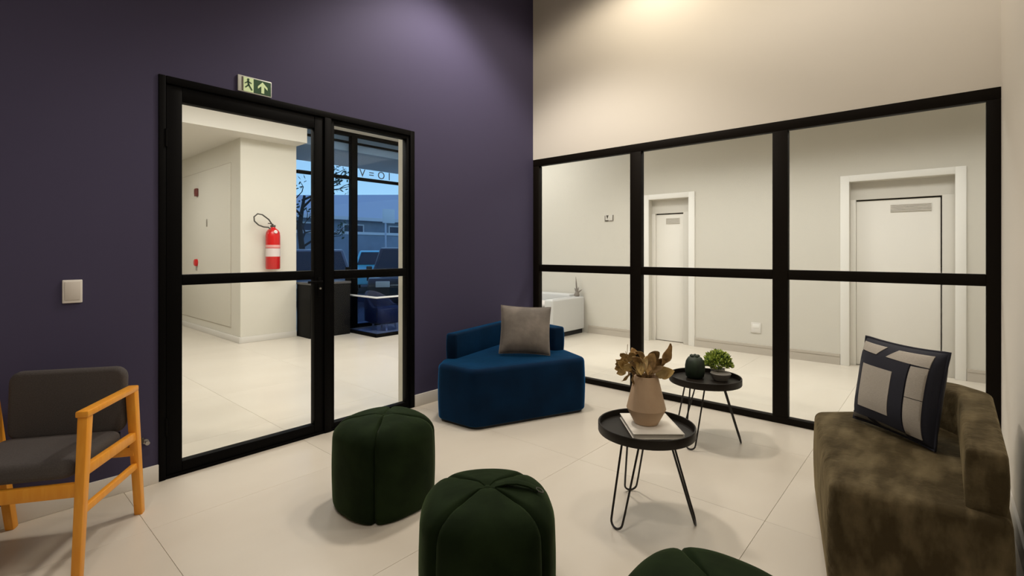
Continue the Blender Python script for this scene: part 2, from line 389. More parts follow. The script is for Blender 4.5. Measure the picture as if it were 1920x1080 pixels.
# side light
dp('sidelight_stile', 1.812, 1.842, 0.018, 2.262, 0.03); dp('sidelight_stile', 2.484, 2.512, 0.018, 2.262, 0.03)
dp('sidelight_rail', 1.842, 2.484, 0.018, 0.055, 0.03); dp('sidelight_rail', 1.842, 2.484, 1.10, 1.163, 0.03); dp('sidelight_rail', 1.842, 2.484, 2.232, 2.262, 0.03)
dp('pane', 1.838, 2.488, 0.05, 1.105, 0.004, 'glass', bev=0); dp('pane', 1.838, 2.488, 1.158, 2.236, 0.004, 'glass', bev=0)
# leaf
lf = dp('door_leaf_stile', 0.808, 0.888, 0.02, 2.258, 0.028, y=-0.004)
dp('door_leaf_stile', 1.690, 1.757, 0.02, 2.258, 0.028, y=-0.004)
dp('door_leaf_rail', 0.888, 1.690, 0.02, 0.079, 0.028, y=-0.004); dp('door_leaf_rail', 0.888, 1.690, 1.104, 1.166, 0.028, y=-0.004); dp('door_leaf_rail', 0.888, 1.690, 2.172, 2.258, 0.028, y=-0.004)
dp('pane', 0.884, 1.694, 0.075, 1.108, 0.004, 'glass', bev=0); dp('pane', 0.884, 1.694, 1.162, 2.176, 0.004, 'glass', bev=0)
h = MB().box(1.712, 1.738, -0.040, -0.032, 0.98, 1.12).build('lock_plate', M['black_metal'], d1, 0.002)
MB().lathe([(0.007, 0), (0.007, 0.012)], 12).build('lock_cylinder', M['steel'], h).matrix_local = Matrix.Translation((1.725, -0.040, 1.04)) @ Matrix.Rotation(PI/2, 4, 'X')
MB().tube([(1.725, -0.036, 1.09), (1.725, -0.075, 1.09), (1.715, -0.082, 1.09), (1.62, -0.082, 1.088)], 0.008, 8).build('door_handle', M['black_metal'], d1, smooth=True)
for z in (0.25, 1.9): MB().lathe([(0.008, z), (0.008, z+.1)], 10, (0.806, -0.042)).build('hinge', M['black_metal'], d1)

# ---- corridor doors
def corridor_door(name, y0, y1, ztop, gy, cw=0.085):
    r = root(name, (XF, 0, 0))
    box('casing', M['casing'], r, -0.02, 0.005, y0, y0+cw, 0, ztop, 0.003); box('casing', M['casing'], r, -0.02, 0.005, y1-cw, y1, 0, ztop, 0.003)
    box('casing', M['casing'], r, -0.02, 0.005, y0+cw, y1-cw, ztop-cw*.85, ztop, 0.003)
    a, b = y0+cw, y1-cw; zt = ztop-cw*.85
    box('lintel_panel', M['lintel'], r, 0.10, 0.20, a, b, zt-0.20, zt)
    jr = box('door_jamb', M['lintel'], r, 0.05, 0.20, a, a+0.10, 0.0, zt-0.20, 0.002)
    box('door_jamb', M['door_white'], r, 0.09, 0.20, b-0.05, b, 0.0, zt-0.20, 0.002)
    zl = zt-0.21; ya, yb2 = a+0.112, b-0.052
    box('shadow_gap', M['gap'], r, 0.15, 0.195, a+0.10, b-0.05, zl-0.75, zl+0.01)
    lfz = box('door_leaf', M['door_white'], r, 0.128, 0.168, ya, yb2, 0.008, zl-.006, 0.002)
    # louvre vent near the top, stood on the leaf
    v0 = ya+0.07; v1 = v0+(yb2-ya)*0.48; zz = zl-0.145
    vg = box('vent_frame', M['lintel'], lfz, 0.119, 0.129, v0, v1, zz, zz+0.085, 0.002)
    for k in range(5):
        MB().box(-0.005, 0.005, v0+.006, v1-.006, -0.0025, 0.0025, mx=Matrix.Translation((0.117, 0, zz+0.012+k*0.0155)) @ Matrix.Rotation(0.5, 4, 'Y')).build('louvre_slat', M['plastic_in'], lfz)
    return r
corridor_door('door_2', -0.158, 0.907, 2.165, 0)
corridor_door('door_3', 2.587, 3.347, 2.13, 0)

# ---- flush service panel on the lobby box = door_4
d4 = root('door_4', (2.70, 0, 0))
p4 = box('panel', M['lobby_wall'], d4, -0.012, 0, 7.86, 10.4, 0.20, 2.60, 0.003)
box('shadow_gap', M['skirting_shaded'], d4, -0.0035, 0, 7.845, 10.41, 0.185, 2.61)
box('key_plate', M['steel'], d4, -0.02, -0.012, 8.82, 8.86, 1.70, 1.82, 0.002)

# ---- street facade = window_2
w2 = root('window_2', (0, YF, 0))
def fp(name, x0, x1, z0, z1, d=0.04, m='black_metal', y=0.0): return box(name, M[m], w2, x0, x1, y-d, y+d, z0, z1, 0.003 if d > .01 else 0)
fx = [3.50, 4.53, 5.62, 6.75]
fp('sill_rail', 3.5, 6.75, 0, 0.06); fp('head_rail', 3.5, 6.75, 3.26, 3.32)
for x, wd in zip(fx, (0.02, 0.055, 0.055, 0.03)): fp('mullion', x-wd if x > 3.6 else x, min(x+wd, 6.75), 0.06, 3.26, 0.05)
for i in range(3):
    a = fx[i]+0.05; b = fx[i+1]-0.05
    fp('transom', a, b, 2.53, 2.58, 0.035); fp('transom', a, b, 3.14, 3.17, 0.03)
    fp('transom', a, b, 0.95, 0.99, 0.03)
    for z0, z1 in ((0.05, 0.955), (0.985, 2.535), (2.575, 3.145), (3.165, 3.265)): fp('pane', a-.004, b+.004, z0, z1, 0.005, 'glass_blue')
def text_mesh(s, size, depth):
    cu = bpy.data.curves.new('txt', 'FONT'); cu.body = s; cu.size = size; cu.extrude = depth; cu.align_x = 'CENTER'; cu.resolution_u = 3
    o = bpy.data.objects.new('txt', cu); me = bpy.data.meshes.new_from_object(o); bpy.data.objects.remove(o); return me
for ch, x in (('V', 4.70), ('=', 4.88), ('O', 5.08), ('I', 5.25)):
    o = link('letter', text_mesh(ch, 0.19, 0.002), M['ext_dark'], w2); o.location = (x, -0.012, 2.60); o.rotation_euler = (PI/2, 0, 0)

# ================================================================== ON THE PURPLE WALL
sg = thing('exit_sign', 'green and white exit sign with an up arrow, above the black door', 'sign', (1.184, YP, 2.312))
MB().box(0, 0.206, -0.012, 0, 0, 0.102).build('backing', M['sign_edge'], sg, 0.003)
MB().box(0.022, 0.030, -0.0135, -0.011, 0.006, 0.094).build('edge_strip', M['sign_brown'], sg)
MB().box(0.032, 0.092, -0.0140, -0.011, 0.006, 0.094).build('pale_panel', M['sign_pale'], sg)
MB().box(0.092, 0.200, -0.0140, -0.011, 0.006, 0.094).build('green_panel', M['sign_green'], sg)
a = MB(); vs = [(0.147, 0.086), (0.118, 0.054), (0.118, 0.038), (0.139, 0.058), (0.139, 0.014), (0.157, 0.014), (0.157, 0.058), (0.178, 0.038), (0.178, 0.054)]
a.add([(x, -0.0155, z) for x, z in vs]+[(x, -0.013, z) for x, z in vs],
      [(0, 1, 2, 3), (0, 3, 6), (0, 6, 7, 8), (3, 4, 5, 6)]+[(i, (i+1) % 9, (i+1) % 9+9, i+9) for i in range(9)])
link('arrow', a.mesh('arrow'), M['sign_pale'], sg)
f = MB()
f.lathe([(0.007, -0.0015), (0.007, 0)], 14)
f.v = [(x+0.060, -0.0140+z, y+0.082) for x, y, z in f.v]
f.beam((0.059, -0.0148, 0.076), (0.063, -0.0148, 0.046), 0.010, 0.0016, up=(0, 1, 0))
f.beam((0.060, -0.0148, 0.070), (0.040, -0.0148, 0.056), 0.006, 0.0016, up=(0, 1, 0))
f.beam((0.061, -0.0148, 0.070), (0.080, -0.0148, 0.060), 0.006, 0.0016, up=(0, 1, 0))
f.beam((0.063, -0.0148, 0.050), (0.083, -0.0148, 0.018), 0.008, 0.0016, up=(0, 1, 0))
f.beam((0.063, -0.0148, 0.050), (0.043, -0.0148, 0.030), 0.008, 0.0016, up=(0, 1, 0))
link('running_figure', f.mesh('fig'), M['sign_green'], sg)

sw = thing('light_switch', 'white rectangular light switch plate on the purple wall above the armchair', 'switch', (0.405, YP, 1.098))
MB().box(-0.039, 0.039, -0.010, 0, -0.059, 0.059).build('plate', M['plastic'], sw, 0.004, 3)
MB().box(-0.031, 0.031, -0.014, -0.009, -0.044, 0.050, mx=Matrix.Rotation(0.02, 4, 'X')).build('rocker', M['plastic_in'], sw, 0.003, 2)

ds = thing('wall_hook', 'small dark metal peg low on the purple wall beside the armchair leg', 'hook', (0.712, YP, 0.245))
MB().lathe([(0.014, 0), (0.014, 0.006), (0.006, 0.008), (0.006, 0.030), (0.011, 0.032), (0.011, 0.042)], 14).build('peg', M['steel'], ds, smooth=True).rotation_euler = (PI/2, 0, 0)
MB().box(-0.022, -0.010, -0.012, 0, -0.004, 0.026).build('clip', M['hose'], ds, 0.002)

# ================================================================== ARMCHAIR
uB = Vector((0.55, 0.835, 0)).normalized(); wL = Vector((-0.835, 0.55, 0)).normalized(); RR = Vector((0.617, 3.010, 0)); CW = 0.516
ch = thing('armchair', 'wooden armchair with charcoal seat and back against the purple wall', 'armchair', tuple(RR))
def cp(s, t, z): return wL*s-uB*t+Vector((0, 0, z))
fr = -uB
for s, so in ((0.0, 0.0), (CW, 0.03)):              # the far side splays out a little at the top
    MB().beam(cp(s, 0.0, 0), cp(s+so, 0.08, 0.638), 0.036, 0.036, 0.040, 0.046, up=uB).build('leg', M['wood'], ch, 0.006, 2)
    MB().beam(cp(s, 0.53, 0), cp(s+so, 0.472, 0.638), 0.032, 0.034, 0.036, 0.046, up=uB).build('leg', M['wood'], ch, 0.006, 2)
    MB().beam(cp(s+so, 0.062, 0.640), cp(s+so, 0.500, 0.648), 0.046, 0.026).build('armrest', M['wood'], ch, 0.006, 2)
    MB().beam(cp(s+so*.63, 0.05, 0.405), cp(s+so*.63, 0.495, 0.418), 0.026, 0.042).build('side_rail', M['wood'], ch, 0.004, 2)
    MB().beam(cp(s+so*.4, 0.03, 0.255), cp(s+so*.4, 0.512, 0.262), 0.022, 0.030).build('stretcher', M['wood'], ch, 0.004, 2)
MB().beam(cp(0.0, 0.50, 0.352), cp(CW, 0.50, 0.352), 0.026, 0.055).build('front_apron', M['wood'], ch, 0.004, 2)
MB().beam(cp(0.0, 0.05, 0.330), cp(CW, 0.05, 0.330), 0.026, 0.045).build('rear_apron', M['wood'], ch, 0.004, 2)
def soft_box(name, m, par, mx, sx, sy, sz, rc, er, dome=0.0, bulge=0.0):
    me = slab([(-sx/2, -sy/2), (sx/2, -sy/2), (sx/2, sy/2), (-sx/2, sy/2)], rc, -sz/2, sz/2, er, dome, 5, bulge=bulge)
    o = link(name, me, m, par, smooth=50); o.matrix_local = mx; return o
cx = Matrix((( wL.x, -uB.x, 0, 0), (wL.y, -uB.y, 0, 0), (0, 0, -1, 0), (0, 0, 0, 1)))   # local x=wL, y=-uB(forward), z=down
cx = Matrix(((-wL.x, -uB.x, 0, 0), (-wL.y, -uB.y, 0, 0), (0, 0, 1, 0), (0, 0, 0, 1)))    # x=-wL, y=forward, z=up (right handed)
ctr = cp(CW/2, 0.30, 0.425)
soft_box('seat_cushion', M['chair_fabric'], ch, Matrix.Translation(ctr) @ cx @ Matrix.Rotation(0.05, 4, 'X'), 0.462, 0.42, 0.080, 0.05, 0.03, 0.012)
ctr = cp(CW/2, 0.062, 0.590)
soft_box('backrest', M['chair_fabric'], ch, Matrix.Translation(ctr) @ cx @ Matrix.Rotation(PI/2+0.05, 4, 'X'), 0.462, 0.315, 0.050, 0.05, 0.022, 0.006)
MB().box(-0.20, 0.20, -0.012, 0.012, -0.02, 0.02, mx=Matrix.Translation(cp(CW/2, 0.066, 0.41)) @ cx).build('back_bracket', M['black_metal'], ch)

# ================================================================== SOFAS
def shift(poly, o): return [(p[0]-o[0], p[1]-o[1]) for p in poly]
def sofa(name, label, seat, srad, back, brad, m, group=None):
    o = (sum(p[0] for p in seat)/len(seat), sum(p[1] for p in seat)/len(seat))
    t = thing(name, label, 'sofa', (*o, 0), group=group)
    s = shift(seat, o); b = shift(back, o)
    c = Vector((0, 0)); pl = [tuple(Vector(p)*0.965) for p in s]
    link('plinth', slab(pl, srad, 0.0, 0.03, 0.004, cap_rings=False), M['plinth'], t, smooth=40)
    link('seat', slab(s, srad, 0.018, 0.440, 0.035, 0.006, 5, 0.02, bulge=0.006), m, t, smooth=60)
    link('backrest', slab(b, brad, 0.432, 0.640, 0.018, 0, 4, 0.010, cap_rings=False, bulge=0.004), m, t, smooth=60)
    return t
bs = sofa('corner_sofa', 'dark blue velvet corner sofa with angled back beside the purple wall', 
     [(2.495, 2.560), (3.415, 2.185), (3.575, 2.50), (3.76, 3.285), (2.60, 3.03), (2.465, 2.93)], [0.10, 0.08, 0.10, 0.14, 0.05, 0.08],
     [(2.62, 3.030), (2.665, 2.945), (3.52, 3.135), (3.44, 2.545), (3.565, 2.505), (3.755, 3.275)], [0.03, 0.03, 0.08, 0.03, 0.04, 0.10], M['blue'])
os_ = sofa('velvet_sofa', 'olive brown velvet sofa with curved back against the white right wall',
     [(2.155, 0.325), (3.09, 0.535), (3.36, 0.25), (3.38, -0.05), (3.24, -0.175), (2.225, -0.165)], [0.05, 0.06, 0.12, 0.12, 0.12, 0.04],
     [(2.255, -0.155), (3.20, -0.165), (3.35, -0.04), (3.33, 0.25), (3.20, 0.21), (3.215, 0.05), (3.10, -0.045), (2.25, -0.050)], [0.03, 0.14, 0.10, 0.04, 0.04, 0.05, 0.08, 0.02], M['olive'])

# ---- cushions: inflated square with pinched corners, local x right, z up, front -y
def cushion_pt(u, v, side, w, h, th):
    x = (u-0.5)*2; z = (v-0.5)*2
    pin = 0.055
    px = x*(1-pin*(1-z*z))*w/2; pz = z*(1-pin*(1-x*x))*h/2
    d = max(0, (1-abs(x)**3.2)*(1-abs(z)**3.2))**0.6
    return Vector((px, side*(d*th/2+0.002), pz))
def cushion_mesh(w, h, th, n=26):
    m = MB(); vs = []; fs = []
    for side in (-1, 1):
        for j in range(n+1):
            for i in range(n+1): vs.append(cushion_pt(i/n, j/n, side, w, h, th))
    K = (n+1)**2
    for b, flip in ((0, False), (K, True)):
        for j in range(n):
            for i in range(n):
                q = (b+j*(n+1)+i, b+j*(n+1)+i+1, b+(j+1)*(n+1)+i+1, b+(j+1)*(n+1)+i)
                fs.append(q if not flip else q[::-1])
    rim = [i for i in range(n)]+[j*(n+1)+n for j in range(n)]+[n*(n+1)+n-i for i in range(n)]+[(n-j)*(n+1) for j in range(n)]
    for k in range(len(rim)):
        a, b = rim[k], rim[(k+1) % len(rim)]; fs.append((a, a+K, b+K, b))
    m.add(vs, fs); return m.mesh('cushion')
def patch_mesh(poly4, w, h, th, off=0.003, n=8, side=-1):
    """quilted patch following the cushion face; poly4 = uv corners bl, br, tr, tl"""
    m = MB(); vs = []; fs = []
    for lay in (off, -0.001):
        for j in range(n+1):
            for i in range(n+1):
                a, b = i/n, j/n
                p = [Vector(q) for q in poly4]; uv = p[0].lerp(p[1], a).lerp(p[3].lerp(p[2], a), b)
                c = cushion_pt(uv.x, uv.y, side, w, h, th); c.y += side*lay; vs.append(c)
    K = (n+1)**2
    for b in (0, K):
        for j in range(n):
            for i in range(n):
                q = (b+j*(n+1)+i, b+j*(n+1)+i+1, b+(j+1)*(n+1)+i+1, b+(j+1)*(n+1)+i); fs.append(q if b == 0 else q[::-1])
    rim = [i for i in range(n)]+[j*(n+1)+n for j in range(n)]+[n*(n+1)+n-i for i in range(n)]+[(n-j)*(n+1) for j in range(n)]
    for k in range(len(rim)):
        a, b = rim[k], rim[(k+1) % len(rim)]; fs.append((a, a+K, b+K, b))
    m.add(vs, fs); return m.mesh('patch')
def piping_mesh(w, h, th, r=0.005):
    pts = []
    for k in range(20): pts.append(cushion_pt(k/20, 0, -1, w, h, th))
    for k in range(20): pts.append(cushion_pt(1, k/20, -1, w, h, th))
    for k in range(20): pts.append(cushion_pt(1-k/20, 1, -1, w, h, th))
    for k in range(20): pts.append(cushion_pt(0, 1-k/20, -1, w, h, th))
    for p in pts: p.y = 0
    return MB().tube(pts, r, 6, closed=True).mesh('piping')
def place_cushion(t, bl, br, lean, h, roll=0.0):
    bl = Vector((*bl, 0)); br = Vector((*br, 0)); x = (br-bl).normalized(); 
    y = Vector((-x.y, x.x, 0))                           # back direction
    up = (Vector((0, 0, 1))*math.cos(lean)+y*math.sin(lean)); yb = up.cross(x).normalized()
    mid = (bl+br)/2
    R = Matrix((x, yb, up)).transposed().to_4x4()
    return Matrix.Translation(mid) @ R @ Matrix.Rotation(roll, 4, 'Y')
bc = thing('cushion', 'plain grey velvet square cushion leaning on the dark blue sofa back', 'cushion')
w, h, th = 0.42, 0.40, 0.14
bc.matrix_world = place_cushion(bc, (2.952, 2.745), (3.245, 2.435), 0.30, h, 0.05) @ Matrix.Translation((0, 0, h/2))
bc.location.z = 0.445+0.204
link('cushion_body', cushion_mesh(w, h, th), M['grey_velvet'], bc, smooth=80)
link('piping', piping_mesh(w, h, th, 0.004), M['grey_velvet'], bc, smooth=80)
oc = thing('cushion', 'navy and grey patchwork square cushion on the olive brown sofa', 'cushion')
w, h, th = 0.43, 0.42, 0.15
oc.matrix_world = place_cushion(oc, (3.035, 0.345), (2.760, 0.040), 0.17, h) @ Matrix.Translation((0, 0, h/2))
oc.location.z = 0.445+0.216
link('cushion_body', cushion_mesh(w, h, th), M['navy'], oc, smooth=80)
link('piping', piping_mesh(w, h, th, 0.006), M['navy'], oc, smooth=80)['label'] = 'black piped edge'
def patch(name, uv, m, off=0.003, side=-1, lab=None):
    o = link(name, patch_mesh(uv, w, h, th, off, 9, side), M[m], oc, smooth=60)
    if lab: o['label'] = lab
patch('frame_patch', [(0.06, 0.08), (0.75, 0.07), (0.75, 0.82), (0.06, 0.83)], 'navy', 0.004, lab='navy square frame')
patch('centre_patch', [(0.17, 0.19), (0.59, 0.18), (0.59, 0.69), (0.17, 0.70)], 'patch', 0.006, lab='pale grey centre square')
patch('strip_patch', [(0.765, 0.46), (0.92, 0.46), (0.92, 0.80), (0.765, 0.80)], 'patch', lab='grey side strip')
patch('strip_patch', [(0.765, 0.06), (0.92, 0.06), (0.92, 0.452), (0.765, 0.452)], 'patch', lab='grey side strip')
patch('strip_patch', [(0.05, 0.85), (0.32, 0.84), (0.40, 0.95), (0.05, 0.95)], 'patch', lab='grey top strip')
patch('strip_patch', [(0.45, 0.84), (0.92, 0.81), (0.92, 0.945), (0.55, 0.945)], 'patch', lab='grey top strip')
patch('strip_patch', [(0.03, 0.03), (0.34, 0.03), (0.28, 0.085), (0.03, 0.095)], 'patch_dk', lab='dull grey bottom strip')
patch('strip_patch', [(0.46, 0.03), (0.75, 0.03), (0.75, 0.06), (0.40, 0.075)], 'patch_dk', lab='dull grey bottom strip')
patch('back_patch', [(0.80, 0.10), (0.95, 0.10), (0.95, 0.90), (0.80, 0.90)], 'patch_dk', 0.003, 1, lab='dull grey strip on the back')

# ================================================================== POUFS
def pouf_panel(R=0.240, H=0.455, p=2.6, n=26, gd=0.022):
    m = MB(); vs = []; fs = []
    prof = []
    for k in range(5): a = PI/2*k/4; prof.append((1-0.10*(1-math.sin(a)), 0.05*(1-math.cos(a))))
    for k in range(1, 8): q = k/8; prof.append((1+0.015*math.sin(PI*q), 0.05+(H-0.155)*q))
    er = 0.115
    for k in range(9):
        a = PI/2*k/8; prof.append((1-(er/R)*(1-math.cos(a)), H-0.105+0.090*math.sin(a)))
    r0 = prof[-1][0]
    for k in range(1, 8): q = k/7; prof.append((r0*(1-q)+0.02*q, H-0.015+0.015*math.sin(PI/2*q)-0.012*max(0, q-.75)/.25))
    for fr_, z in prof:
        for i in range(n+1):
            x = -1+2*i/n; a = x*PI/4*0.995
            rr = R/(abs(math.cos(a))**p+abs(math.sin(a))**p)**(1/p)  # corners, and seams, at a=+-45deg
            # seam groove towards the panel edges
            g = max(0.0, (abs(x)-0.88)/0.12)**2
            rad = rr*fr_
            top = max(0, min(1, (z-(H-0.06))/0.05))
            rad2 = rad-gd*g*(1-top*0.6)*min(1, rad/0.1); zz = z-gd*1.2*g*top*min(1, rad/0.06) + 0.006*top*(1-x*x)*min(1, rad/0.12)
            vs.append((rad2*math.cos(a), rad2*math.sin(a), zz))
    for r in range(len(prof)-1):
        for i in range(n): fs.append((r*(n+1)+i, r*(n+1)+i+1, (r+1)*(n+1)+i+1, (r+1)*(n+1)+i))
    m.add(vs, fs); return m.mesh('panel')
pm = pouf_panel(); pm.materials.append(M['green'])
for q in pm.polygons: q.use_smooth = True
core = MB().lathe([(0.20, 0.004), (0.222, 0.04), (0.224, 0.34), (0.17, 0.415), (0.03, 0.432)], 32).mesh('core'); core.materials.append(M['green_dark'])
def pouf(label, loc, rz, tab=None):
    t = thing('pouf', label, 'pouf', (*loc, 0), rz, 'green velvet poufs on the tiled floor')
    for k in range(4):
        o = bpy.data.objects.new('panel', pm); C.objects.link(o); o.parent = t; o.rotation_euler = (0, 0, PI/4+k*PI/2)
    o = bpy.data.objects.new('core', core); C.objects.link(o); o.parent = t; o['label'] = 'dark seam lining'
    MB().lathe([(0.016, 0.436), (0.016, 0.443), (0.010, 0.448), (0.0, 0.449)], 16).build('button', M['green'], t, smooth=True)
    if tab is not None:
        q = [(0.03, 0.450), (0.07, 0.461), (0.11, 0.463), (0.15, 0.455), (0.185, 0.438)]; mb = MB()
        vs = [(x, y*(0.020-0.03*x), z+dz) for x, z in q for y, dz in ((-1, 0), (1, 0), (1, 0.007), (-1, 0.007))]
        fs = [(4*i+k, 4*i+(k+1) % 4, 4*i+4+(k+1) % 4, 4*i+4+k) for i in range(4) for k in range(4)]+[(0, 1, 2, 3), (19, 18, 17, 16)]
        tb = mb.add(vs, fs).build('tab', M['green'], t, 0.002)
        tb.rotation_euler = (0, 0, tab)
        MB().tube([(0.19+0.013*math.cos(k*PI/5), 0.013*math.sin(k*PI/5), 0.441-0.006*math.cos(k*PI/5)) for k in range(10)], 0.0025, 6, closed=True).build('tab_ring', M['hose'], tb, smooth=True)
    return t
pouf('dark green velvet pouf nearest the black glazed door', (1.495, 2.205), PI/4)
pouf('dark green velvet pouf with a top tab, in the middle foreground', (1.285, 1.250), 0.02, tab=-0.95)
pouf('dark green velvet pouf cut off by the bottom edge of the photo', (1.283, 0.442), PI/4)

# ================================================================== TRAY TABLES
def make_table(label, loc, feet, tang):
    t = thing('tray_table', label, 'table', (*loc, 0), group='dark round tray tables')
    R = 0.235
    MB().lathe([(R-0.012, 0.402), (R-0.002, 0.404), (R, 0.408), (R, 0.447), (R-0.002, 0.449), (R-0.006, 0.449), (R-0.008, 0.447), (R-0.010, 0.420)], 64).build('tray', M['tray'], t, smooth=40)
    for ang, ta in zip(feet, tang):
        d = Vector((math.cos(ang), math.sin(ang), 0)); s = Vector((math.cos(ta), math.sin(ta), 0))
        pts = []
        top0 = d*0.115; foot = d*0.232
        pts = [top0-s*0.050+Vector((0, 0, 0.402)), top0.lerp(foot, 0.80)-s*0.036+Vector((0, 0, 0.085))]
        for k in range(0, 9):
            a = PI*k/8; c = top0.lerp(foot, 0.93)
            pts.append(top0.lerp(foot, 0.93+0.07*math.sin(a))-s*(0.033*math.cos(a))+Vector((0, 0, 0.036-0.0300*math.sin(a))))
        pts += [top0.lerp(foot, 0.80)+s*0.036+Vector((0, 0, 0.085)), top0+s*0.050+Vector((0, 0, 0.402))]
        lg = MB().tube(pts, 0.0052, 8).build('hairpin_leg', M['rod'], t, smooth=60)
        MB().beam(top0-s*0.060+Vector((0, 0, 0.3995)), top0+s*0.060+Vector((0, 0, 0.3995)), 0.022, 0.005).build('mounting_plate', M['rod'], lg, 0.001)
    return t
T1 = (2.280, 1.118); T2 = (3.425, 1.245)
make_table('nearer dark round tray table carrying the tan vase on hairpin legs', T1, [math.radians(a) for a in (170, -76, 47)], [math.radians(a) for a in (80, 22, 137)])
make_table('farther dark round tray table carrying two small plants by the glass wall', T2, [math.radians(a) for a in (177, -61, 67)], [math.radians(a) for a in (87, 17.5, 150)])
ZT = 0.4205
# white book under vase
bk = thing('book', 'large white hardback book lying under the tan vase on the nearer table', 'book', (2.296, 1.105, ZT), math.radians(41))
MB().box(-0.150, 0.150, -0.118, 0.118, 0, 0.004).build('cover', M['book'], bk, 0.001)
MB().box(-0.150, 0.150, -0.118, 0.118, 0.023, 0.027).build('cover', M['book'], bk, 0.001)
MB().box(-0.146, 0.146, -0.115, 0.114, 0.004, 0.023).build('page_block', M['book'], bk)
MB().box(-0.150, 0.150, -0.122, -0.115, 0.0, 0.027).build('spine', M['book'], bk, 0.001)
# vase
VX, VY, VZ = T1[0]+0.005, T1[1]+0.002, ZT+0.0275
va = thing('vase', 'tan matte ceramic vase with an angular waist on the white book', 'vase', (VX, VY, VZ))
prof = [(0.052, 0), (0.058, 0.002), (0.094, 0.072), (0.0955, 0.076), (0.094, 0.081), (0.058, 0.232), (0.054, 0.236), (0.050, 0.232), (0.050, 0.20), (0.080, 0.09), (0.050, 0.01)]
MB().lathe(prof, 48).build('vase_body', M['clay'], va, smooth=30)
# dried bouquet
bq = thing('dried_bouquet', 'bunch of brown and golden dried leaves standing in the tan vase', 'dried flowers', (VX, VY, VZ+0.05))
def leaf_mesh(L, Wd, curl, fold=0.25, n=8):
    m = MB(); vs = []; fs = []
    for lay in (0, 0.0012):
        for i in range(n+1):
            q = i/n; wd = Wd*(math.sin(PI*min(1, q**0.8))**0.8)*(1 if i not in (0, n) else 0)+0.0008
            x = L*q; ang = curl*q; px = (math.sin(ang)/curl*L) if abs(curl) > 1e-3 else x; pz = ((1-math.cos(ang))/curl*L) if abs(curl) > 1e-3 else 0
            for s in (-1, 0, 1):
                vs.append((px, s*wd/2, pz+abs(s)*wd*fold+lay+0.004*math.sin(9*q+s)))
    K = 3*(n+1)
    for i in range(n):
        for s in range(2):
            q = (i*3+s, i*3+s+1, (i+1)*3+s+1, (i+1)*3+s); fs.append(q); fs.append(tuple(K+k for k in q[::-1]))
    for i in range(n):
        for e_ in (0, 2):
            a, b = i*3+e_, (i+1)*3+e_; fs.append((a, b, b+K, a+K))
    m.add(vs, fs); return m.mesh('leaf')
lrng = random.Random(21)
RIGHT = Vector((0.6605, -0.7508, 0)); FWD = Vector((0.7508, 0.6605, 0))
